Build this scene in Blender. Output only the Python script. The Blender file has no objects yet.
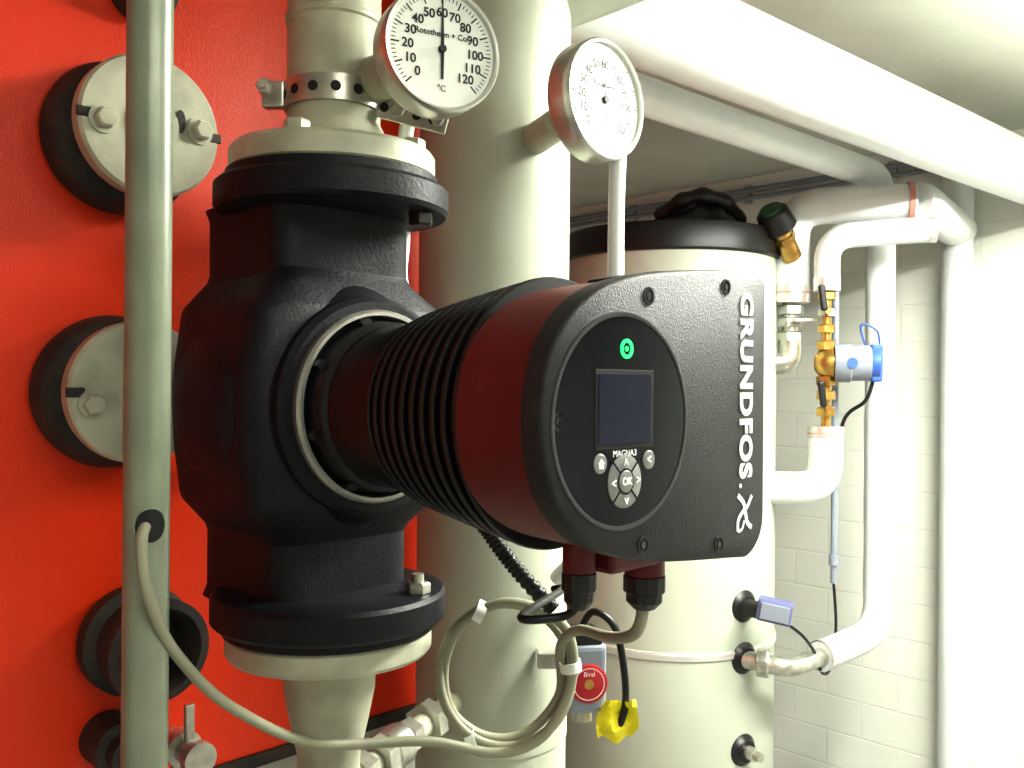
import bpy, bmesh, math, random
from mathutils import Vector, Matrix
random.seed(4)
S = bpy.context.scene
COL = S.collection
pi = math.pi

# ------------------------------------------------------------------ materials
def mat(name, col, rough=0.5, metal=0.0, col2=None, nscale=30, bump=0.0, bscale=200, emis=None, estr=0, coat=0.0, spec=0.5, ramp=(0.4,0.65)):
    m = bpy.data.materials.new(name); m.use_nodes = True
    nt = m.node_tree; b = nt.nodes['Principled BSDF']
    b.inputs['Base Color'].default_value = (*col, 1)
    b.inputs['Roughness'].default_value = rough
    b.inputs['Metallic'].default_value = metal
    b.inputs['Coat Weight'].default_value = coat
    b.inputs['Specular IOR Level'].default_value = spec
    tc = nt.nodes.new('ShaderNodeTexCoord')
    if col2 is not None:
        n = nt.nodes.new('ShaderNodeTexNoise'); n.inputs['Scale'].default_value = nscale
        n.inputs['Detail'].default_value = 6
        r = nt.nodes.new('ShaderNodeValToRGB')
        r.color_ramp.elements[0].position = ramp[0]; r.color_ramp.elements[1].position = ramp[1]
        r.color_ramp.elements[0].color = (*col, 1); r.color_ramp.elements[1].color = (*col2, 1)
        nt.links.new(tc.outputs['Object'], n.inputs['Vector'])
        nt.links.new(n.outputs['Fac'], r.inputs['Fac'])
        nt.links.new(r.outputs['Color'], b.inputs['Base Color'])
    if bump:
        n2 = nt.nodes.new('ShaderNodeTexNoise'); n2.inputs['Scale'].default_value = bscale
        n2.inputs['Detail'].default_value = 4
        bp = nt.nodes.new('ShaderNodeBump'); bp.inputs['Strength'].default_value = bump
        bp.inputs['Distance'].default_value = 0.002
        nt.links.new(tc.outputs['Object'], n2.inputs['Vector'])
        nt.links.new(n2.outputs['Fac'], bp.inputs['Height'])
        nt.links.new(bp.outputs['Normal'], b.inputs['Normal'])
    if emis:
        b.inputs['Emission Color'].default_value = (*emis, 1)
        b.inputs['Emission Strength'].default_value = estr
    return m

RED   = mat('boiler_red_paint', (0.78,0.048,0.004), 0.36, 0, (0.85,0.22,0.12), 420, 0.25, 400, spec=0.4, ramp=(.66,.80))
BASEG = mat('boiler_base_grey', (0.50,0.50,0.44), 0.5, 0, (0.42,0.42,0.37), 8)
CREAM = mat('cream_painted_steel', (0.50,0.51,0.40), 0.38, 0, (0.35,0.355,0.27), 18, 0.35, 60)
CREAMC= mat('cream_cladding', (0.43,0.45,0.37), 0.42, 0, (0.38,0.40,0.325), 5)
CONDT = mat('conduit_grey_green', (0.27,0.30,0.23), 0.3, 0.1, (0.21,0.24,0.18), 12)
IRON  = mat('black_cast_iron', (0.005,0.0055,0.0085), 0.50, 0, (0.009,0.0095,0.013), 40, 0.30, 260, spec=0.33)
ALUBK = mat('black_alloy', (0.007,0.007,0.008), 0.38, 0, None, bump=0.1, bscale=500, spec=0.45)
SHELL = mat('charcoal_plastic', (0.018,0.019,0.020), 0.48, 0, (0.023,0.024,0.025), 60, 0.35, 900, spec=0.4)
MAROON= mat('dark_red_lacquer', (0.13,0.012,0.012), 0.38, 0, (0.15,0.015,0.015), 50, 0.3, 900, spec=0.4)
GLASS = mat('display_gloss', (0.006,0.008,0.012), 0.12, spec=0.3)
SCREEN= mat('lcd_screen', (0.010,0.014,0.035), 0.08, spec=0.4)
RIMD  = mat('panel_rim', (0.05,0.05,0.055), 0.3)
BTN   = mat('button_grey', (0.22,0.22,0.21), 0.45)
INK   = mat('ink_black', (0.01,0.01,0.01), 0.6)
WHITEP= mat('white_print', (0.88,0.89,0.87), 0.5)
GREEN = mat('green_led', (0.02,0.6,0.15), 0.4, emis=(0.03,0.9,0.22), estr=1.0)
STEEL = mat('galvanised_steel', (0.60,0.60,0.54), 0.34, 0.85, (0.42,0.42,0.38), 40)
CHROME= mat('polished_rim', (0.66,0.67,0.62), 0.3, 0.75)
RINGM = mat('machined_ring', (0.46,0.46,0.42), 0.38, 0.75)
DIAL  = mat('dial_white', (0.80,0.83,0.78), 0.4)
WHITE = mat('white_pvc_jacket', (0.76,0.79,0.79), 0.35, 0, (0.71,0.74,0.73), 6)
TANK  = mat('tank_jacket', (0.44,0.47,0.40), 0.5, 0, (0.41,0.44,0.37), 3)
BLKP  = mat('black_plastic', (0.010,0.010,0.010), 0.4)
BLKF  = mat('black_film', (0.015,0.015,0.016), 0.3, 0, None, bump=0.5, bscale=40)
CABLE = mat('beige_cable', (0.30,0.30,0.22), 0.5)
BRASS = mat('brass', (0.58,0.38,0.12), 0.3, 0.9, (0.45,0.27,0.08), 40)
BLUE  = mat('blue_plastic', (0.05,0.12,0.40), 0.4)
BGREY = mat('bluegrey_plastic', (0.25,0.28,0.33), 0.4)
LILAC = mat('lilac_plastic', (0.13,0.14,0.28), 0.4)
TAPE  = mat('foil_tape', (0.70,0.68,0.66), 0.3, 0.6)
TAPER = mat('red_tape', (0.60,0.28,0.23), 0.4)
YEL   = mat('yellow_tag', (0.90,0.80,0.03), 0.5)
REDL  = mat('red_label', (0.45,0.02,0.03), 0.4)
GRNK  = mat('green_cap', (0.02,0.10,0.04), 0.4)
DARK  = mat('dark_rubber', (0.02,0.018,0.016), 0.6, 0, (0.05,0.035,0.025), 30, 0.4, 120)
CEIL  = mat('ceiling_paint', (0.70,0.71,0.64), 0.8, 0, (0.64,0.65,0.58), 3, 0.5, 60)
FLOOR = mat('floor_concrete', (0.34,0.33,0.31), 0.7, 0, (0.26,0.25,0.24), 5, 0.3, 80)
LAMP  = mat('lamp_tube', (1,1,1), 0.5, emis=(1.0,0.99,0.93), estr=12)

def brickwall(name):
    m = mat(name, (0.80,0.80,0.74), 0.6)
    nt = m.node_tree; b = nt.nodes['Principled BSDF']
    tc = nt.nodes.new('ShaderNodeTexCoord')
    sp = nt.nodes.new('ShaderNodeSeparateXYZ'); cb = nt.nodes.new('ShaderNodeCombineXYZ')
    nt.links.new(tc.outputs['Object'], sp.inputs[0])
    ad = nt.nodes.new('ShaderNodeMath'); ad.operation = 'ADD'
    nt.links.new(sp.outputs[0], ad.inputs[0]); nt.links.new(sp.outputs[1], ad.inputs[1])
    nt.links.new(ad.outputs[0], cb.inputs[0]); nt.links.new(sp.outputs[2], cb.inputs[1])
    br = nt.nodes.new('ShaderNodeTexBrick'); br.inputs['Scale'].default_value = 1
    br.inputs['Brick Width'].default_value = 0.25; br.inputs['Row Height'].default_value = 0.125
    br.inputs['Mortar Size'].default_value = 0.005; br.inputs['Mortar Smooth'].default_value = 1.0
    br.inputs['Color1'].default_value = (0.82,0.83,0.77,1); br.inputs['Color2'].default_value = (0.80,0.81,0.75,1)
    br.inputs['Mortar'].default_value = (0.78,0.79,0.73,1)
    nt.links.new(cb.outputs[0], br.inputs['Vector'])
    nt.links.new(br.outputs['Color'], b.inputs['Base Color'])
    ns = nt.nodes.new('ShaderNodeTexNoise'); ns.inputs['Scale'].default_value = 50
    nt.links.new(tc.outputs['Object'], ns.inputs['Vector'])
    mx = nt.nodes.new('ShaderNodeMath'); mx.operation = 'MULTIPLY_ADD'
    mx.inputs[1].default_value = -1.0
    nt.links.new(br.outputs['Fac'], mx.inputs[0]); 
    m2 = nt.nodes.new('ShaderNodeMath'); m2.operation='MULTIPLY'; m2.inputs[1].default_value = 0.6
    nt.links.new(ns.outputs['Fac'], m2.inputs[0]); nt.links.new(m2.outputs[0], mx.inputs[2])
    bp = nt.nodes.new('ShaderNodeBump'); bp.inputs['Strength'].default_value = 0.35; bp.inputs['Distance'].default_value = 0.003
    nt.links.new(mx.outputs[0], bp.inputs['Height']); nt.links.new(bp.outputs['Normal'], b.inputs['Normal'])
    return m
BRICK = brickwall('painted_blockwork')

# ------------------------------------------------------------------ helpers
def group(name, loc):
    e = bpy.data.objects.new(name, None); e.empty_display_size = 0.05
    e.location = loc; COL.objects.link(e); e['o'] = list(loc); return e

def attach(o, parent):
    if parent is not None:
        o.parent = parent
        o.matrix_parent_inverse = Matrix.Translation(Vector(parent['o'])).inverted()

def mk(name, verts, faces, m, parent=None, angle=35, smooth=True):
    me = bpy.data.meshes.new(name); me.from_pydata([tuple(v) for v in verts], [], faces); me.update()
    bm = bmesh.new(); bm.from_mesh(me); bmesh.ops.recalc_face_normals(bm, faces=bm.faces); bm.to_mesh(me); bm.free()
    if smooth:
        for p in me.polygons: p.use_smooth = True
        me.set_sharp_from_angle(angle=math.radians(angle))
    me.materials.append(m)
    o = bpy.data.objects.new(name, me); COL.objects.link(o); attach(o, parent); return o

def frame(o, th=45):
    a = math.radians(th); t = Vector((math.cos(a), math.sin(a), 0)); n = Vector((math.sin(a), -math.cos(a), 0))
    M = Matrix.Identity(4)
    for i in range(3):
        M[i][0] = t[i]; M[i][1] = (0,0,1)[i]; M[i][2] = n[i]; M[i][3] = o[i]
    return M

def axisM(p, d):
    d = Vector(d).normalized()
    q = Vector((0,0,1)).rotation_difference(d)
    return Matrix.Translation(Vector(p)) @ q.to_matrix().to_4x4()

def lathe(name, prof, M, m, parent=None, seg=56, angle=35):
    V=[];F=[];idx=[]
    for r,h in prof:
        if r < 1e-6:
            idx.append([len(V)]); V.append(M @ Vector((0,0,h)))
        else:
            idx.append(list(range(len(V), len(V)+seg)))
            for i in range(seg):
                a = 2*pi*i/seg; V.append(M @ Vector((r*math.cos(a), r*math.sin(a), h)))
    for A,B in zip(idx, idx[1:]):
        for i in range(seg):
            j=(i+1)%seg
            if len(A)==1 and len(B)==1: continue
            if len(A)==1: F.append((A[0],B[i],B[j]))
            elif len(B)==1: F.append((A[i],A[j],B[0]))
            else: F.append((A[i],A[j],B[j],B[i]))
    return mk(name, V, F, m, parent, angle)

def cyl(name, p1, p2, r, m, parent=None, r2=None, seg=32, bev=0.0):
    p1=Vector(p1); p2=Vector(p2); L=(p2-p1).length; r2 = r if r2 is None else r2
    if bev: prof=[(0,0),(r-bev,0),(r,bev),(r2,L-bev),(r2-bev,L),(0,L)]
    else: prof=[(0,0),(r,0),(r2,L),(0,L)]
    return lathe(name, prof, axisM(p1,p2-p1), m, parent, seg)

def hexn(name, p, d, r, h, m, parent=None):
    M = axisM(p,d)
    return lathe(name, [(0,0),(r,0),(r,h*.85),(r*.85,h),(0,h)], M, m, parent, 6, 20)

def loft(name, rings, M, m, parent=None, caps=True, angle=35, closed=False):
    V=[];F=[];n=len(rings[0])
    for r in rings:
        for p in r: V.append(M @ Vector(p))
    for k in range(len(rings)-1):
        for i in range(n):
            j=(i+1)%n; F.append((k*n+i,k*n+j,(k+1)*n+j,(k+1)*n+i))
    if caps:
        F.append(tuple(range(n))); F.append(tuple(range((len(rings)-1)*n, len(rings)*n)))
    return mk(name,V,F,m,parent,angle)

def box(name, size, M, m, parent=None, bev=0.0, segs=2):
    bm=bmesh.new(); bmesh.ops.create_cube(bm,size=1)
    bmesh.ops.scale(bm, vec=size, verts=bm.verts)
    if bev: bmesh.ops.bevel(bm, geom=bm.edges[:], offset=bev, segments=segs, affect='EDGES', profile=0.5)
    bmesh.ops.transform(bm, matrix=M, verts=bm.verts)
    me=bpy.data.meshes.new(name); bm.to_mesh(me); bm.free()
    me.materials.append(m)
    o=bpy.data.objects.new(name,me); COL.objects.link(o); attach(o,parent); return o

def catmull(P, k=8, closed=False):
    P=[Vector(p) for p in P]; out=[]; n=len(P)
    rng = n if closed else n-1
    for i in range(rng):
        if closed: a,b,c,d=P[(i-1)%n],P[i],P[(i+1)%n],P[(i+2)%n]
        else: a,b,c,d=P[max(i-1,0)],P[i],P[i+1],P[min(i+2,n-1)]
        for s in range(k):
            t=s/k
            out.append(0.5*((2*b)+(c-a)*t+(2*a-5*b+4*c-d)*t*t+(3*b-a-3*c+d)*t**3))
    if not closed: out.append(P[-1])
    return out

def fillet(P, R, k=8):
    P=[Vector(p) for p in P]; out=[P[0]]
    for i in range(1,len(P)-1):
        a,b,c=P[i-1],P[i],P[i+1]
        d1=(a-b); d2=(c-b); r=min(R, d1.length*.49, d2.length*.49)
        s=b+d1.normalized()*r; e=b+d2.normalized()*r
        for j in range(k+1):
            t=j/k; out.append(s*(1-t)**2+b*2*t*(1-t)+e*t*t)
    out.append(P[-1]); return out

def tube(name, pts, r, m, parent=None, R=0, sm=0, seg=20, closed=False, rf=None):
    P = catmull(pts, sm, closed) if sm else (fillet(pts,R) if R else [Vector(p) for p in pts])
    n=len(P); rings=[]; 
    T=[]
    for i in range(n):
        if closed: t=P[(i+1)%n]-P[(i-1)%n]
        else: t=P[min(i+1,n-1)]-P[max(i-1,0)]
        T.append(t.normalized())
    u = T[0].orthogonal().normalized()
    for i in range(n):
        if i: 
            q=T[i-1].rotation_difference(T[i]); u=q@u
            u=(u-T[i]*u.dot(T[i])).normalized()
        v=T[i].cross(u); rr = r if rf is None else rf(i,n)*r
        rings.append([P[i]+u*rr*math.cos(2*pi*j/seg)+v*rr*math.sin(2*pi*j/seg) for j in range(seg)])
    if closed: rings.append(rings[0])
    return loft(name, rings, Matrix.Identity(4), m, parent, caps=not closed, angle=50)

def text(name, s, M, size, m, parent=None, off=0.0, ext=0.0003, width=None, spacing=1.0):
    c=bpy.data.curves.new(name,'FONT'); c.body=s; c.size=size; c.align_x='CENTER'; c.align_y='CENTER'
    c.extrude=ext; c.offset=off; c.space_character=spacing
    c.materials.append(m)
    o=bpy.data.objects.new(name,c); COL.objects.link(o)
    if width:
        bpy.context.view_layer.update()
        w=o.dimensions.x
        if w>0: M = M @ Matrix.Diagonal((width/w,1,1,1))
    o.matrix_basis=M
    attach(o,parent)
    return o

T = lambda x,y,z=0: Matrix.Translation((x,y,z))
RZ = lambda d: Matrix.Rotation(math.radians(d),4,'Z')
r2=math.sqrt(.5)
def W(t,n,z): return Vector((r2*(t+n), r2*(t-n), z))   # room axes -> world

# ------------------------------------------------------------------ room
H=2.30
t0,t1,n0,n1=-1.6,3.08,-3.3,2.2
def slab(name, ta,tb,na,nb,za,zb,m):
    c=W((ta+tb)/2,(na+nb)/2,(za+zb)/2)
    return box(name,(abs(tb-ta),abs(nb-na),abs(zb-za)), Matrix.Translation(c)@RZ(45), m)
slab('floor',t0-.1,t1+.1,n0-.1,n1+.1,-.1,0,FLOOR)
slab('ceiling',t0-.1,t1+.1,n0-.1,n1+.1,H,H+.1,CEIL)
def wall(name,ta,tb,na,nb,m=BRICK):
    c=W((ta+tb)/2,(na+nb)/2,H/2)
    me_o=box(name,(abs(tb-ta),abs(nb-na),H),Matrix.Identity(4),m)
    me_o.matrix_basis=Matrix.Translation(c)@RZ(45); return me_o
wall('wall_right',t1,t1+.1,n0,n1)
wall('wall_left',t0-.1,t0,n0,n1)
wall('wall_back',t0,t1,n0-.1,n0)
wall('wall_front',t0,t1,n1,n1+.1)

# ------------------------------------------------------------------ boiler
BN=-1.049
g=group('boiler',W(0,BN-.6,0))
def gslab(name,ta,tb,na,nb,za,zb,m,bev=.004):
    c=W((ta+tb)/2,(na+nb)/2,(za+zb)/2)
    return box(name,(abs(tb-ta),abs(nb-na),abs(zb-za)), Matrix.Translation(c)@RZ(45), m, g, bev)
gslab('casing',-1.1,.93,BN-1.3,BN,1.02,2.2,RED)
gslab('base',-1.1,.93,BN-1.3,BN-.02,0,1.018,BASEG)
gslab('trim_strip',-1.1,.93,BN-.018,BN+.004,1.005,1.022,DARK,.001)
FB=lambda t,z,n=0: frame(W(t,BN+n,z),45)
for k,z in enumerate((1.774,1.488)):
    F=FB(.408-.008*k,z)
    lathe(f'nozzle_collar_{k}',[(.0,0),(.084,0),(.086,.012),(.082,.03),(.074,.04),(.058,.045),(.058,.075),(0,.075)],F,DARK,g)
    lathe(f'blind_flange_{k}',[(0,.070),(.074,.070),(.076,.074),(.076,.090),(.073,.094),(.030,.094),(.026,.099),(0,.099)],F,CREAM,g)
    for s in (-1,1):
        M=F@T(s*.052,.012*s if k else .004*s,.094)
        lathe(f'washer_{k}_{s}',[(0,0),(.015,0),(.015,.003),(0,.003)],M,CREAM,g,24)
        lathe(f'bolt_{k}_{s}',[(0,.002),(.011,.002),(.011,.012),(.009,.014),(0,.014)],M,CREAM,g,6,20)
        box(f'slot_{k}_{s}',(.018,.010,.004),F@T(s*.069,.0,.0935),DARK,g,.001)
    if k==0: lathe('vent_hole',[(0,.0998),(.008,.0998),(.008,.0985)],F@T(.030,.010,-.004)@Matrix.Diagonal((.7,1.6,1,1)),DARK,g,24)
F=FB(.425,1.205)
lathe('open_nozzle',[(0,0),(.058,0),(.062,.01),(.062,.03),(.05,.035),(.05,.065),(.056,.07),(.056,.085),(.046,.087),(.042,.08),(.040,.03),(0,.03)],F,DARK,g)
F=FB(.40,1.095)
lathe('lower_plug',[(0,0),(.03,0),(.03,.05),(.022,.055),(.022,.075),(0,.075)],F,DARK,g)
F=FB(.43,1.95)
lathe('upper_plug',[(0,0),(.035,0),(.035,.03),(.024,.035),(.024,.06),(0,.06)],F,DARK,g)
F=FB(.47,1.075)
lathe('drain_valve_body',[(0,0),(.014,0),(.014,.03),(.021,.032),(.021,.05),(.014,.052),(.014,.075),(.019,.078),(.019,.09),(0,.09)],F,STEEL,g,24)
box('drain_valve_lever',(.012,.05,.006),F@T(.0,.03,.06),STEEL,g,.002)
cyl('drain_valve_outlet',F@Vector((0,0,.04)),F@Vector((.0,-.06,.04)),.012,STEEL,g)

# ------------------------------------------------------------------ pump pipe (riser)
AX,AY=-.180,.900
g=group('pump_riser_pipe',(AX,AY,0))
V0=Matrix.Translation((AX,AY,0))
lathe('upper_pipe',[(0,1.728),(.060,1.728),(.052,1.745),(.049,1.752),(.046,1.757),(.046,2.02),(.046,H),(0,H)],V0,CREAM,g)
lathe('upper_flange',[(0,1.703),(.098,1.703),(.101,1.706),(.101,1.724),(.098,1.728),(0,1.728)],V0,CREAM,g,72)
lathe('lower_flange',[(0,1.258),(.098,1.258),(.101,1.254),(.101,1.238),(.098,1.234),(0,1.234)],V0,CREAM,g,72)
lathe('lower_reducer_pipe',[(0,1.236),(.050,1.236),(.046,1.228),(.045,1.195),(.038,1.16),(.031,1.13),(.030,1.10),(.030,0),(0,0)],V0,CREAM,g)
for i in range(4):
    a=math.radians(-12+90*i); x=AX+.083*math.cos(a); y=AY+.083*math.sin(a)
    hexn(f'upper_nut_{i}',(x,y,1.727),(0,0,1),.012,.012,CREAM,g)
lathe('weld_bead',[(.045,1.853),(.048,1.856),(.048,1.860),(.045,1.863)],V0,CREAM,g)
# strap clamp
g=group('pipe_strap_clamp',(AX,AY,1.782))
lathe('strap_band',[(.0465,1.769),(.049,1.769),(.049,1.794),(.0465,1.794)],V0,STEEL,g)
for i in range(14):
    a=2*pi*i/14; d=Vector((math.cos(a),math.sin(a),0)); p=Vector((AX,AY,1.7815))+d*.0485
    cyl(f'strap_hole_{i}',p,p+d*.001,.005,INK,g,seg=16)
box('left_ear',(.022,.012,.026),Matrix.Translation((AX-.056,AY-.015,1.782)),STEEL,g,.002)
cyl('left_bolt',(AX-.060,AY-.045,1.784),(AX-.060,AY+.02,1.784),.004,STEEL,g)
hexn('left_bolt_head',(AX-.060,AY-.032,1.784),(0,-1,0),.008,.007,STEEL,g)
box('right_strip',(.075,.003,.022),Matrix.Translation((AX+.078,AY-.012,1.765))@Matrix.Rotation(math.radians(14),4,'Y'),STEEL,g,.001)
for i in range(4):
    p=Vector((AX+.052+.016*i,AY-.0135,1.7715-.004*i)); cyl(f'strip_hole_{i}',p,p+Vector((0,-.0012,0)),.0045,INK,g,seg=16)
hexn('right_bolt_head',(AX+.066,AY-.014,1.768),(0,-1,0),.008,.007,STEEL,g)
hexn('right_bolt_nut',(AX+.105,AY-.014,1.759),(0,-1,0),.007,.006,STEEL,g)

# ------------------------------------------------------------------ circulator pump
ZA=1.478
g=group('circulation_pump',(AX,AY,ZA))
F=frame((AX,AY,ZA),45)
lathe('volute_casing',[(0,-.128),(.055,-.128),(.095,-.116),(.122,-.092),(.134,-.060),(.134,.006),(.126,.030),(.108,.052),(.103,.060),(.103,.070),(.098,.075),(0,.075)],F,IRON,g,96,25)
def se(hw,za,zb,e,N=64):
    out=[]; c=(za+zb)/2; hd=(zb-za)/2
    for i in range(N):
        a=2*pi*i/N; ca,sa=math.cos(a),math.sin(a)
        out.append((hw*math.copysign(abs(ca)**(2/e),ca), c+hd*math.copysign(abs(sa)**(2/e),sa)))
    return out
secs=[(.196,.084,-.126,.036),(.185,.080,-.124,.034),(.130,.080,-.124,.034),(.122,.083,-.124,.038),(.095,.110,-.122,.058),(.088,.114,-.120,.061),(.04,.123,-.115,.063),(0,.125,-.115,.063)]
secs=secs+[(-a,b,c,d) for a,b,c,d in secs[-2::-1]]
loft('branch_casting',[[(x,y,z) for x,z in se(hw,za,zb,6.5)] for y,hw,za,zb in secs],F,IRON,g,angle=24)
lathe('top_flange',[(0,1.668),(.100,1.664),(.112,1.666),(.115,1.670),(.115,1.690),(.111,1.694),(.104,1.695),(.104,1.703),(0,1.703)],V0,IRON,g,72)
lathe('bottom_flange',[(0,1.296),(.100,1.298),(.112,1.296),(.115,1.292),(.115,1.270),(.111,1.266),(.104,1.265),(.104,1.258),(0,1.258)],V0,IRON,g,72)
for i,ad in enumerate((-18,72,150)):
    a=math.radians(ad); x=AX+.095*math.cos(a); y=AY+.095*math.sin(a)
    hexn(f'flange_bolt_top_{i}',(x,y,1.664),(0,0,-1),.0125,.012,BLKP,g)
    hexn(f'flange_bolt_bottom_{i}',(x,y,1.298),(0,0,1),.0125,.010,STEEL,g)
    cyl(f'flange_stud_{i}',(x,y,1.30),(x,y,1.316),.006,STEEL,g)
lathe('clamp_ring',[(.084,.070),(.089,.070),(.0905,.073),(.0905,.081),(.088,.084),(.085,.084),(.084,.080),(.084,.070)],F,RINGM,g,96)
lathe('motor_neck',[(.084,.074),(.080,.078),(.078,.10),(.074,.104),(.072,.140),(.076,.145),(.076,.165),(.070,.18),(0,.18)],F,ALUBK,g,96)
for i in range(8):
    a=2*pi*i/8+.3; M=F@T(.079*math.cos(a),.079*math.sin(a),.08)
    lathe(f'neck_bolt_{i}',[(0,0),(.006,0),(.006,.012),(0,.012)],M,ALUBK,g,6)
prof=[(0,.165)]; N=10; za,zb=.168,.312
for i in range(N):
    z=za+(zb-za)*i/N; s=i/(N-1); R=.082+.0215*s**.8; p=(zb-za)/N
    prof+= [(R-.015,z),(R-.001,z+p*.06),(R,z+p*.16),(R,z+p*.36),(R-.001,z+p*.44),(R-.016,z+p*.54)]
prof+=[(.09,zb),(0,zb)]
lathe('finned_housing',prof,F,ALUBK,g,96,30)
half=[(-.1135,0),(-.1105,.026),(-.101,.050),(-.083,.070),(-.058,.085),(-.025,.0955),(.015,.1025),(.060,.1075),(.105,.1115)]
def outline():
    P=[Vector((a,b,0)) for a,b in half]
    full=[Vector((a,-b,0)) for a,b in half[:0:-1]]+P
    arc=[(p.x,p.y) for p in catmull(full,5)]
    out=list(arc)
    for cx,cy,R,a0,a1 in ((.138,.1005,.0125,80,0),(.118,-.0815,.0325,0,-80)):
        for i in range(9):
            a=math.radians(a0+(a1-a0)*i/8); out.append((cx+R*math.cos(a),cy+R*math.sin(a)))
    return out
OUT=outline()
def inset(P,d):
    n=len(P); out=[]
    area=sum(P[i][0]*P[(i+1)%n][1]-P[(i+1)%n][0]*P[i][1] for i in range(n))
    sg=1 if area>0 else -1
    for i in range(n):
        a=Vector(P[i-1]); b=Vector(P[(i+1)%n]); t=(b-a).normalized()
        nn=Vector((-t.y,t.x))*sg; out.append((P[i][0]+nn.x*d,P[i][1]+nn.y*d))
    return out
R3=lambda P,z:[(a,b,z) for a,b in P]
loft('front_shell',[R3(inset(OUT,.002),.374),R3(OUT,.376),R3(OUT,.3895),R3(inset(OUT,.0010),.3927),R3(inset(OUT,.003),.394)],F,SHELL,g,angle=40)
sq=lambda P,f:[(a if a<0 else a*f,b) for a,b in P]
loft('red_housing',[R3(inset(sq(OUT,.86),.010),.306),R3(inset(sq(OUT,.88),.004),.311),R3(inset(sq(OUT,.97),.003),.345),R3(inset(OUT,.0025),.3745)],F,MAROON,g,angle=40)
# charcoal cover over the overhanging right-hand part of the head
def halfring(z,d):
    return [(max(a,.012),b,z) for a,b in inset(OUT,d)]
loft('side_cover',[halfring(.320,.004),halfring(.324,.0005),halfring(.378,-.0006)],F,SHELL,g,angle=40)
C=(-.034,-.002)
PF=F@T(C[0],C[1],.394)
lathe('panel_rim',[(.069,-.001),(.0695,.0008),(.071,.0012),(.0725,.0008),(.073,-.001)],PF,RIMD,g,96)
lathe('panel_glass',[(0,.0006),(.066,.0006),(.0692,0.0002),(.0692,-.001)],PF,GLASS,g,96)
box('display_frame',(.062,.052,.0008),PF@T(0,.008,.0007),INK,g,.0002)
box('display_screen',(.056,.046,.0008),PF@T(0,.008,.0012),SCREEN,g,.0002)
lathe('status_led_ring',[(.0042,.0006),(.0042,.0016),(.0066,.0016),(.0066,.0006)],PF@T(.001,.048,0),GREEN,g,32)
lathe('status_led_core',[(0,.0014),(.0018,.0014),(.0018,.0006)],PF@T(.001,.048,0),GREEN,g,24)
text('model_label','MAGNA3',PF@T(0,-.0215,.0009),.0062,WHITEP,g)
BF=PF@T(0,-.040,0)
lathe('direction_pad',[(0,.0018),(.0165,.0018),(.0178,.0012),(.0178,.0004)],BF,BTN,g,48)
for i in range(4):
    box(f'pad_split_{i}',(.0012,.011,.0004),BF@RZ(45+90*i)@T(0,.0135,.0019),GLASS,g)
    text(f'arrow_{i}','>',BF@RZ(90*i)@T(.0130,0,.0023),.0085,WHITEP,g,off=.0002)
lathe('ok_groove',[(0,.0020),(.0088,.0020),(.0088,.0016)],BF,GLASS,g,32)
lathe('ok_button',[(0,.0028),(.0068,.0028),(.0075,.0022),(.0075,.001)],BF,BTN,g,32)
text('ok_text','OK',BF@T(0,0,.0031),.0070,WHITEP,g,off=.0002)
for nm,x in (('home',-.026),('return',.026)):
    lathe(nm+'_button',[(0,.002),(.0058,.002),(.0066,.0014),(.0066,.0004)],PF@T(x,-.027,0),BTN,g,32)
HM=PF@T(-.026,-.027,.0024)
mk('home_icon',[HM@Vector(v) for v in ((-.0036,0,0),(0,.0036,0),(.0036,0,0),(.0024,0,0),(.0024,-.0032,0),(-.0024,-.0032,0),(-.0024,0,0))],[(0,1,2,3,4,5,6)],WHITEP,g,smooth=False)
text('return_icon','<',PF@T(.025,-.027,.0023),.0085,WHITEP,g,off=.0002)
for i,(x,y) in enumerate(((-.0985,-.001),(-.008,.083),(.090,.097),(-.012,-.087),(.083,-.098))):
    M=F@T(x,y,.394)
    lathe(f'screw_recess_{i}',[(.0062,-.001),(.0062,.0006),(.0046,.0006),(.0044,0),(0,0)],M,BLKP,g,24)
    lathe(f'screw_socket_{i}',[(0,.0006),(.0028,.0006),(.0028,0)],M,RIMD,g,6,20)
text('brand_lettering','GRUNDFOS',F@T(.1195,.0225,.3942)@RZ(-90),.0245,WHITEP,g,off=.0011,width=.146,spacing=1.1)
LG=F@T(.1195,-.0775,.3943)
def strip(name,pts,w):
    P=[p for p in catmull([(a,b,0) for a,b in pts],6)]; V=[];Fc=[]
    for i,p in enumerate(P):
        t=(P[min(i+1,len(P)-1)]-P[max(i-1,0)]).normalized(); nn=Vector((-t.y,t.x,0))*w/2
        V+= [LG@(p+nn), LG@(p-nn)]
    for i in range(len(P)-1): Fc.append((2*i,2*i+1,2*i+3,2*i+2))
    return mk(name,V,Fc,WHITEP,g)
strip('logo_stroke_a',[(-.0105,.0145),(-.002,.008),(.001,.000),(.004,-.008),(.0105,-.0125)],.0042)
strip('logo_stroke_b',[(.0105,.013),(.004,.005),(-.003,.001),(-.0095,-.005),(-.0100,-.0135)],.0038)
strip('logo_stroke_c',[(-.0100,-.0135),(-.004,-.0125),(-.0005,-.006)],.0026)
lathe('brand_full_stop',[(0,.0003),(.0019,.0003),(.0019,0)],F@T(.113,-.056,.3940),WHITEP,g,16)
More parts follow.
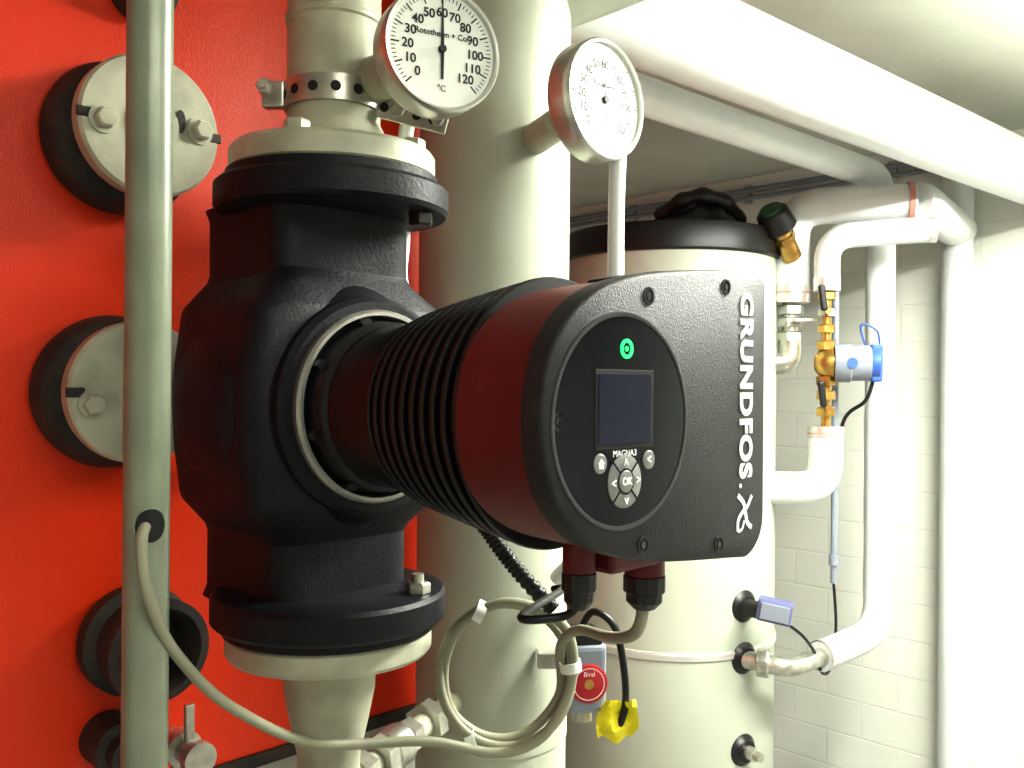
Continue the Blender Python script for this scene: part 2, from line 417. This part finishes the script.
for nm,a,zz in (('small',-.018,.342),('large',.060,.342)):
    R=.0125 if nm=='small' else .0165
    yb=-.095 if nm=='small' else -.108
    p=F@Vector((a,yb,zz)); q=F@Vector((a,yb-.018,zz)); w=F@Vector((a,yb-.038,zz))
    cyl(f'{nm}_gland_boss',p+Vector((0,0,.01)),q,R*.95,MAROON,g,bev=.001)
    lathe(f'{nm}_gland_nut',[(0,0),(R,0),(R,.012),(R*.86,.014),(R*.86,.020),(R*.5,.026),(0,.026)],axisM(q,(0,0,-1)),BLKP,g,12,20)
box('terminal_step',(.060,.018,.040),F@T(.028,-.106,.340),MAROON,g,.004)
tube('signal_lead',[F@Vector((-.018,-.135,.342)),F@Vector((-.020,-.146,.330)),F@Vector((-.034,-.150,.300)),(.045,.78,1.322),(.038,.80,1.318)],.0032,BLKP,g,sm=8,seg=12)

g=group('corrugated_hose',(.0,.80,1.35))
HP=catmull([(-.022,.80,1.372),(-.008,.80,1.352),(.010,.80,1.330),(.038,.80,1.300)],24)
tube('hose',HP,.0075,BLKP,g,seg=16,rf=lambda i,n:1.0 if i%4<2 else .82)
tube('hose_tail',[(-.022,.80,1.372),(-.04,.82,1.40),(-.05,.86,1.44)],.0075,BLKP,g,sm=6,seg=16)

# ------------------------------------------------------------------ mains cable with loop
g=group('power_cable',(-.0,.9,1.2))
path=[(-.2400,.598,1.408),(-.2380,.582,1.402),(-.2365,.5775,1.390),(-.2325,.578,1.362),(-.2260,.61,1.315),(-.2170,.71,1.242),(-.175,.82,1.171),(-.080,.87,1.154),(-.012,.885,1.137),(.033,.885,1.154),(.060,.885,1.204),(.058,.885,1.254),(.028,.885,1.279),(-.012,.885,1.284),(-.05,.89,1.259),(-.066,.90,1.214),(-.057,.905,1.169),(-.022,.905,1.145),(.018,.905,1.150),(.050,.90,1.190),(.050,.89,1.240),(.064,.85,1.268),(.085,.77,1.284),(.098,.72,1.300),(.1030,.705,1.318),(.1030,.7025,1.338)]
tube('cable',path,.0050,CABLE,g,sm=10,seg=14,rf=lambda i,n: .78 if i<40 else min(1,.78+.22*(i-40)/25))
lp=[( -.004+.066*math.cos(a), .897+.004*math.sin(a), 1.210+.070*math.sin(a)) for a in [2*pi*i/16 for i in range(16)]]
tube('spare_loop',lp,.0048,CABLE,g,sm=5,seg=14,closed=True)
for k,(p,an) in enumerate((((-.036,.895,1.143),-25),((.060,.89,1.222),80),((-.030,.89,1.275),25))):
    lathe(f'cable_tie_{k}',[(.012,-.005),(.0135,-.005),(.0135,.005),(.012,.005),(.012,-.005)],Matrix.Translation(p)@Matrix.Rotation(math.radians(an),4,'Y')@Matrix.Rotation(pi/2,4,'Y')@Matrix.Diagonal((.8,1,1,1)),DIAL,g,20)

# ------------------------------------------------------------------ front conduit
g=group('vertical_conduit',(-.243,.60,0))
lathe('conduit_tube',[(0,0),(.0148,0),(.0148,H),(0,H)],Matrix.Translation((-.243,.60,0)),CONDT,g,40)
V=[];Fc=[]
wc=math.radians(-58)
for ring in (1.0,.66,.33):
    for i in range(32):
        a=2*pi*i/32; w=wc+ring*math.radians(40)*math.cos(a); z=1.4055+ring*.0115*math.sin(a)
        V.append((-.243+.01495*math.cos(w),.60+.01495*math.sin(w),z))
V.append((-.243+.01495*math.cos(wc),.60+.01495*math.sin(wc),1.4055))
for k in range(2):
    for i in range(32): Fc.append((k*32+i,k*32+(i+1)%32,(k+1)*32+(i+1)%32,(k+1)*32+i))
for i in range(32): Fc.append((64+i,64+(i+1)%32,96))
mk('cable_hole',V,Fc,INK,g)
tube('cable_hole_edge',[Vector(v) for v in V[:32]],.0007,CONDT,g,seg=8,closed=True)
box('floor_plate',(.08,.08,.006),Matrix.Translation((-.243,.6,.003)),STEEL,g,.001)

# ------------------------------------------------------------------ big column pipe and header pipes
CX,CY=-.026,1.25
g=group('insulated_riser_column',(CX,CY,0))
lathe('column_jacket',[(0,0),(.104,0),(.104,H),(0,H)],Matrix.Translation((CX,CY,0)),CREAMC,g,72)
tube('tee_branch',[(CX,CY,2.04),(CX+.22,CY+.02,2.13),(CX+.45,CY-.10,2.20)],.075,CREAMC,g,R=.1,seg=40)
lathe('seam_band',[(.1045,.0),(.1055,.0),(.1055,.03),(.1045,.03)],Matrix.Translation((CX,CY,1.02)),CREAMC,g,72)

g=group('insulated_header_pipe',(.7,1.9,2.1))
tube('jacket',[(CX+.085,CY+.08,2.10),(1.436,2.52,2.10),(1.64,2.69,2.10)],.080,WHITE,g,seg=40)
g=group('insulated_branch_pipe',(.6,2.2,2.1))
tube('jacket',[(-.15,1.49,2.10),(.27,1.87,2.10),(1.052,2.575,2.10),(1.052,2.575,.80),(.83,2.40,.78)],.040,WHITE,g,R=.09,seg=32)
tube('steel_spur',[(.83,2.40,.78),(.74,2.32,.78),(.70,2.29,.785),(.60,2.345,.79)],.024,STEEL,g,R=.04,seg=24)
lathe('spur_union',[(0,0),(.034,0),(.036,.004),(.036,.026),(.034,.03),(0,.03)],axisM((.665,2.305,.788),(-.9,.4,0)),STEEL,g,8,20)
lathe('end_tape',[(.0405,0),(.042,0),(.042,.03),(.0405,.03),(.0405,0)],axisM((.85,2.416,.782),(-.8,-.6,0)),TAPE,g,32)
g=group('small_ceiling_pipe',(.6,2.1,2.2))
tube('pipe',[(-.2,1.35,2.21),(1.25,2.70,2.21),(1.50,2.80,2.21)],.012,WHITE,g,R=.05)

g=group('insulated_wall_pipe',(1.415,2.855,0))
lathe('jacket',[(0,0),(.046,0),(.046,H),(0,H)],Matrix.Translation((1.405,2.845,0)),WHITE,g,40)
# ------------------------------------------------------------------ hot water tank
TX,TY,TR=.453,2.60,.298
g=group('hot_water_tank',(TX,TY,0))
V1=Matrix.Translation((TX,TY,0))
lathe('jacket',[(0,.02),(TR-.004,.02),(TR,.03),(TR,.790),(TR+.003,.792),(TR+.003,.812),(TR,.814),(TR,1.86),(0,1.86)],V1,TANK,g,96)
lathe('top_cover',[(TR,1.85),(TR+.006,1.85),(TR+.010,1.855),(TR+.010,1.905),(TR+.002,1.925),(TR-.04,1.932),(0,1.935)],V1,BLKP,g,96)
lathe('foot_ring',[(0,0),(TR-.03,0),(TR-.03,.03),(0,.03)],V1,BLKP,g,64)
lathe('hoop',[(TR+.003,.792),(TR+.0045,.794),(TR+.0045,.808),(TR+.003,.81)],V1,TAPE,g,96)
for k,z in enumerate((.79,.55,.925)):
    a=math.radians(-58); d=Vector((math.cos(a),math.sin(a),0)); p=Vector((TX,TY,z))+d*(TR-.01)
    lathe(f'port_{k}',[(0,0),(.042,0),(.042,.010),(.032,.018),(.028,.026),(0,.026)],axisM(p,d),BLKP,g,32)
    if k==1:
        lathe('port_plug',[(0,.02),(.018,.02),(.018,.05),(.012,.052),(.012,.07),(0,.07)],axisM(p,d),STEEL,g,16)
g=group('black_plastic_bag',(.51,2.50,1.95))
V=[];Fc=[];nu,nv=40,14
for i in range(nu):
    for j in range(nv+1):
        a=2*pi*i/nu; b=pi*j/nv*.5
        rr=1+.10*math.sin(5*a+3*b)+.07*math.sin(9*a-4*b+1)+.05*math.sin(14*a)
        V.append((.500+.120*rr*math.cos(a)*math.cos(b),2.47+.11*rr*math.sin(a)*math.cos(b),1.928+.085*math.sin(b)*(1+.18*math.sin(6*a)*math.cos(b)+.1*math.sin(4*b+2*a))))
for i in range(nu):
    for j in range(nv):
        i2=(i+1)%nu; Fc.append((i*(nv+1)+j,i2*(nv+1)+j,i2*(nv+1)+j+1,i*(nv+1)+j+1))
mk('film',V,Fc,BLKF,g,angle=60)
tube('film_fold',[(.39,2.42,1.95),(.44,2.38,1.985),(.50,2.37,2.0),(.57,2.40,1.985),(.62,2.46,1.945)],.020,BLKF,g,sm=8,rf=lambda i,n:1+.15*math.sin(i*.9))

# ------------------------------------------------------------------ tank pipework
g=group('tank_flow_pipe',(.772,2.5,1.8))
tube('jacket',[(.772,2.5,1.735),(.772,2.5,1.997),(1.08,2.42,1.997)],.050,WHITE,g,R=.09,seg=36)
tube('extension',[(1.08,2.42,1.997),(1.10,2.43,1.997),(1.405,2.845,1.997)],.055,WHITE,g,seg=36)
lathe('joint_tape',[(.051,0),(.0565,0),(.0565,.014),(.051,.014)],axisM((1.06,2.425,1.997),(.97,-.25,0)),TAPER,g,36)
lathe('end_tape',[(0,0),(.052,0),(.052,.05),(.050,.05)],Matrix.Translation((.772,2.5,1.73)),TAPE,g,36)
lathe('tape_stripe',[(.0525,0),(.0530,0),(.0530,.005),(.0525,.005)],Matrix.Translation((.772,2.5,1.755)),TAPER,g,36)
cyl('steel_nipple',(.772,2.5,1.74),(.772,2.5,1.60),.022,STEEL,g)
for k,z in enumerate((1.70,1.665,1.625)):
    hexn(f'union_nut_{k}',(.772,2.5,z),(0,0,1),.037,.026,STEEL,g)
tube('steel_elbow',[(.772,2.5,1.625),(.772,2.5,1.565),(.70,2.51,1.565)],.032,STEEL,g,R=.05,seg=24)
box('valve_handle',(.07,.012,.012),Matrix.Translation((.80,2.45,1.68)),STEEL,g,.003)
g=group('safety_valve',(.72,2.46,1.93))
cyl('brass_body',(.765,2.46,1.85),(.712,2.41,1.925),.026,BRASS,g,bev=.004)
hexn('brass_nut',(.735,2.432,1.893),(-.05,-.045,.07),.032,.02,BRASS,g)
cyl('cap',(.715,2.415,1.920),(.684,2.388,1.965),.048,BLKP,g,r2=.042,bev=.005)
cyl('cap_top',(.685,2.389,1.963),(.680,2.384,1.970),.032,GRNK,g,bev=.003)

g=group('tank_return_pipe',(.844,2.45,1.6))
QX,QY=.848,2.43
tube('upper_jacket',[(QX,QY,1.765),(QX,QY,1.905),(1.10,2.36,1.915)],.034,WHITE,g,R=.07,seg=32)
lathe('upper_tape',[(0,0),(.0355,0),(.0355,.035),(.034,.035)],Matrix.Translation((QX,QY,1.757)),TAPE,g,32)
lathe('end_tape',[(.0345,0),(.036,0),(.036,.018),(0,.018)],axisM((1.09,2.363,1.914),(.96,-.27,.04)),TAPE,g,32)
cyl('copper_tail',(QX,QY,1.76),(QX,QY,1.36),.012,BRASS,g)
for k,z in enumerate((1.735,1.69,1.645)):
    hexn(f'brass_nut_{k}',(QX,QY,z),(0,0,1),.024,.022,BRASS if k!=1 else STEEL,g)
for k,z in enumerate((1.465,1.42)):
    hexn(f'lower_nut_{k}',(QX,QY,z),(0,0,1),.026,.024,BRASS,g)
for k,z in enumerate((1.70,1.445)):
    cyl(f'isolator_stem_{k}',(QX,QY,z),(QX-.01,QY-.045,z),.008,BRASS,g)
    box(f'isolator_handle_{k}',(.018,.014,.07),Matrix.Translation((QX-.026,QY-.046,z+.035))@Matrix.Rotation(math.radians(-8),4,'Y'),BLKP,g,.006,3)
tube('lower_jacket',[(QX,QY,1.385),(QX,QY,1.222),(.70,2.47,1.222)],.045,WHITE,g,R=.09,seg=36)
lathe('lower_tape',[(0,0),(.0455,0),(.0465,.002),(.0465,.03),(0,.03)],Matrix.Translation((QX,QY,1.362)),TAPE,g,36)
lathe('lower_tape_stripe',[(.0465,0),(.047,0),(.047,.004),(.0465,.004)],Matrix.Translation((QX,QY,1.372)),TAPER,g,36)
g=group('small_circulator',(QX+.05,QY,1.565))
ax=Vector((1,-.28,0)).normalized(); c0=Vector((QX,QY,1.563))
lathe('brass_volute',[(0,-.032),(.020,-.030),(.036,-.018),(.042,0),(.042,.018),(.030,.024),(0,.024)],axisM(c0,ax),BRASS,g,32)
hexn('volute_nut_top',c0+Vector((0,0,.036)),(0,0,1),.026,.025,BRASS,g)
hexn('volute_nut_bottom',c0-Vector((0,0,.036)),(0,0,-1),.026,.025,BRASS,g)
lathe('motor_can',[(0,.02),(.050,.02),(.052,.024),(.052,.060),(.048,.063),(.048,.110),(.044,.114),(0,.114)],axisM(c0,ax),BGREY,g,40)
lathe('blue_end_cap',[(0,.112),(.046,.112),(.047,.115),(.047,.132),(.040,.138),(0,.138)],axisM(c0,ax),BLUE,g,40)
box('terminal_box',(.03,.06,.10),Matrix.Translation(c0+ax*.125+Vector((0,.0,0)))@Matrix.Rotation(math.atan2(-.28,1),4,'Z'),BLUE,g,.006)
lathe('badge',[(0,0),(.014,0),(.014,.002),(0,.002)],axisM(c0+ax*.06+Vector((-.012,-.050,0)),(-.28,-1,0)),BLUE,g,24)
tube('supply_lead',[c0+ax*.12+Vector((0,0,-.04)),c0+ax*.10+Vector((0,0,-.10)),(.905,2.46,1.40),(.905,2.52,1.2)],.005,BLKP,g,sm=8,seg=10)
tube('blue_strap',[c0+ax*.10+Vector((0,0,.04)),c0+ax*.08+Vector((0,-.02,.10)),c0+ax*.12+Vector((0,-.02,.085)),c0+ax*.135+Vector((0,0,.03))],.003,BLUE,g,sm=8,seg=8)

g=group('sensor_conduit',(.93,2.55,1.2))
tube('thin_conduit',[(.905,2.52,1.78),(.905,2.52,.95)],.009,BGREY,g,seg=16)
cyl('coupling',(.905,2.52,1.03),(.905,2.52,1.00),.014,BGREY,g)
tube('black_lead',[(.905,2.52,.95),(.905,2.50,.83),(.88,2.47,.73),(.84,2.42,.73),(.80,2.36,.80),(.75,2.30,.86),(.70,2.27,.90)],.004,BLKP,g,sm=10,seg=10)
g=group('tank_sensor_box',(.66,2.27,.93))
cyl('stem',(.60,2.35,.925),(.64,2.28,.93),.022,BLKP,g)
box('housing',(.085,.05,.055),Matrix.Translation((.665,2.262,.935))@Matrix.Rotation(math.radians(-20),4,'Z')@Matrix.Rotation(math.radians(8),4,'Y'),LILAC,g,.006)
box('housing_lid',(.07,.006,.042),Matrix.Translation((.657,2.236,.935))@Matrix.Rotation(math.radians(-20),4,'Z')@Matrix.Rotation(math.radians(8),4,'Y'),BGREY,g,.002)

g=group('wall_conduit',W(t1-.03,-1.5,2.22))
tube('conduit_a',[W(t1-.022,-3.1,2.245),W(t1-.022,-1.0,2.245)],.011,BGREY,g,seg=14)
tube('conduit_b',[W(t1-.022,-3.1,2.215),W(t1-.022,-1.0,2.215)],.008,BGREY,g,seg=14)
for k in range(4):
    box(f'clip_{k}',(.02,.03,.07),Matrix.Translation(W(t1-.012,-2.9+.55*k,2.23))@RZ(45),STEEL,g,.002)

# ------------------------------------------------------------------ gauges
def gauge(name, c, th, R, stem_to, sr, needle, brand):
    g=group(name,c); F=frame(c,th)
    lathe('case',[(0,-.030),(R*.92,-.030),(R*.98,-.026),(R,-.020),(R,-.004),(R,.004),(R*.97,.007),(R*.93,.006),(R*.92,.000),(0,.000)],F,CHROME,g,80)
    lathe('dial',[(0,.0012),(R*.92,.0012)],F,DIAL,g,64)
    V=[];Fc=[]
    for i in range(61):
        a=math.radians(225-270*i/60); L=.14 if i%5==0 else .07; w=.0007 if i%5==0 else .0004
        d=Vector((math.cos(a),math.sin(a),0)); s=Vector((-d.y,d.x,0))*w*R/.06; b=len(V)
        for q in (d*R*.86+s,d*R*.86-s,d*R*(.86-L)-s,d*R*(.86-L)+s): V.append(F@(q+Vector((0,0,.0016))))
        Fc.append((b,b+1,b+2,b+3))
    mk('scale_marks',V,Fc,INK,g,smooth=False)
    for i in range(13):
        a=math.radians(225-270*i/12)
        text(f'numeral_{i*10}',str(i*10),F@T(R*.58*math.cos(a),R*.58*math.sin(a),.0016),R*.20,INK,g,ext=.0001,off=.0002)
    text('maker',brand,F@T(0,R*.24,.0016),R*.13,INK,g,ext=.0001,off=.0001)
    text('unit','°C',F@T(0,-R*.62,.0016),R*.14,INK,g,ext=.0001)
    NM=F@RZ(needle)
    mk('needle',[NM@Vector(v) for v in ((-.0012,-R*.48,.003),(.0012,-R*.48,.003),(.0018,0,.003),(.0006,R*.78,.003),(-.0006,R*.78,.003),(-.0018,0,.003))],[(0,1,2,3,4,5)],INK,g,smooth=False)
    lathe('hub',[(0,.005),(R*.06,.005),(R*.06,.001)],F,INK,g,24)
    p=F@Vector((0,0,-.028)); q=Vector(stem_to); d=(q-p)
    cyl('stem',p,q,sr*.6,CHROME,g)
    cyl('socket',p+d*.35,q,sr,CREAM,g,bev=.003)
    return g
gauge('pipe_thermometer',(-.0665,.815,1.802),28,.0570,(AX+.02,AY,1.795),.022,0,'Rototherm + Co.')
gauge('column_thermometer',(.1045,1.05,1.8320),45,.070,(CX+.03,CY-.05,1.81),.020,4,'Rototherm')
g=group('gauge_capillary',(.126,1.08,1.6))
tube('tube',[(.126,1.085,1.775),(.124,1.085,1.70),(.122,1.085,1.45),(.10,1.10,1.32),(.06,1.16,1.25)],.010,WHITE,g,sm=8)
g=group('sensor_capillary',(-.11,.95,1.8))
tube('tube',[(-.085,.87,1.80),(-.105,.93,1.79),(-.118,.96,1.74),(-.12,.98,1.66),(-.12,1.0,1.60),(-.08,1.16,1.55)],.008,WHITE,g,sm=8)

# ------------------------------------------------------------------ lower link pipe
g=group('lower_link_pipe',(-.1,1.0,1.08))
ZL=1.085
a0=Vector((AX,AY,ZL)); a1=Vector((CX-.03,CY-.05,ZL+.005)); dd=(a1-a0).normalized()
cyl('steel_pipe',a0,a1,.014,CREAM,g)
for k,s in enumerate((.05,.085,.15,.20)):
    hexn(f'nut_{k}',a0+dd*s,dd,.026 if k%2 else .021,.024,STEEL,g)
cyl('valve_body',a0+dd*.105,a0+dd*.145,.024,STEEL,g,bev=.004)
tube('bypass',[(AX,AY,1.085),(-.25,.88,1.080),(-.36,.92,1.06)],.022,DARK,g,R=.04)
hexn('bypass_nut',(-.25,.88,1.080),(-.9,.3,-.1),.03,.025,STEEL,g)

# ------------------------------------------------------------------ small actuator with red label + yellow tag
g=group('zone_valve_actuator',(.09,1.11,1.14))
M=Matrix.Translation((.090,1.115,1.142))@Matrix.Rotation(math.radians(12),4,'Z')
box('housing',(.050,.05,.085),M,BGREY,g,.008,3)
box('top_cap',(.040,.044,.018),M@T(0,0,.048),BLKP,g,.004)
lathe('red_badge',[(0,0),(.0235,0),(.0235,.003),(.021,.004),(0,.004)],M@T(0,-.025,-.004)@Matrix.Rotation(pi/2,4,'X'),REDL,g,40)
lathe('badge_ring',[(.0185,.0042),(.0195,.0042)],M@T(0,-.025,-.004)@Matrix.Rotation(pi/2,4,'X'),WHITEP,g,40)
lathe('badge_centre',[(0,.0045),(.006,.0045),(.006,.004)],M@T(0,-.025,-.004)@Matrix.Rotation(pi/2,4,'X'),BRASS,g,24)
text('badge_text','Biral',M@T(0,-.0297,.008)@Matrix.Rotation(pi/2,4,'X'),.008,WHITEP,g,ext=.0001)
box('bracket',(.05,.03,.02),Matrix.Translation((.060,1.15,1.15)),STEEL,g,.002)
cyl('lower_spigot',(.09,1.115,1.10),(.09,1.115,1.085),.012,STEEL,g)
tube('black_lead',[(.085,1.11,1.195),(.10,1.09,1.225),(.125,1.08,1.21),(.137,1.08,1.16),(.140,1.09,1.11),(.130,1.09,1.08)],.0045,BLKP,g,sm=8,seg=10)
g=group('yellow_tag',(.13,1.09,1.09))
V=[];Fc=[];nx,ny=8,7
for i in range(nx):
    for j in range(ny):
        x=i/(nx-1)-.5; z=j/(ny-1)-.5
        V.append((.131+x*.052*(1-.5*abs(z+.1))+.006*z, 1.088+.007*math.sin(9*x+4*z)+.005*math.sin(11*z), 1.092+z*.050+.015*x*math.sin(5*x)))
for i in range(nx-1):
    for j in range(ny-1):
        a=i*ny+j; Fc.append((a,a+ny,a+ny+1,a+1))
mk('tag_film',V,Fc,YEL,g,angle=60)

# ------------------------------------------------------------------ lighting
def luminaire(name,c,rz,L,power,up,size_y=.12):
    g=group(name,c); M=Matrix.Translation(c)@RZ(rz)
    box('tray',(L,.13,.03),M@T(0,0,.0),WHITEP,g,.006)
    for s in (-1,1):
        p=M@Vector((-L/2+.04,s*.03,-.028)); q=M@Vector((L/2-.04,s*.03,-.028)); cyl(f'tube_{s}',p,q,.013,LAMP,g)
        cyl(f'hanger_{s}',M@Vector((s*L*.4,0,.01)),M@Vector((s*L*.4,0,H-c[2])),.004,STEEL,g)
    for nm,pw,R in (('lamp_output',power,0),('lamp_uplight',up,pi)):
        if pw<=0: continue
        l=bpy.data.lights.new(name+nm,'AREA'); l.shape='RECTANGLE'; l.size=L; l.size_y=size_y; l.energy=pw; l.color=(.99,1,.92)
        o=bpy.data.objects.new(nm,l); COL.objects.link(o)
        o.matrix_basis=M@T(0,0,-.055 if R==0 else .02)@Matrix.Rotation(R,4,'X')
        attach(o,g)
luminaire('ceiling_light',(1.10,1.40,2.19),45,1.2,62,30)
luminaire('added_front_fill',(.70,-.25,2.19),45,1.2,9,3)  # unseen fill in a luminaire body, added behind the camera to light the pump
w=bpy.data.worlds.new('World'); S.world=w; w.use_nodes=True
w.node_tree.nodes['Background'].inputs[0].default_value=(.9,.95,1,1); w.node_tree.nodes['Background'].inputs[1].default_value=.15

S.view_settings.view_transform='Standard'
S.view_settings.exposure=0.55
S.view_settings.gamma=0.82

cam=bpy.data.cameras.new('camera'); cam.lens=900/1024*36; cam.sensor_width=36; cam.clip_start=.02
co=bpy.data.objects.new('camera',cam); COL.objects.link(co)
co.matrix_world=Matrix.Translation((0,0,1.5))@Matrix.Rotation(pi/2,4,'X')@Matrix.Rotation(math.radians(.45),4,'Z')
S.camera=co
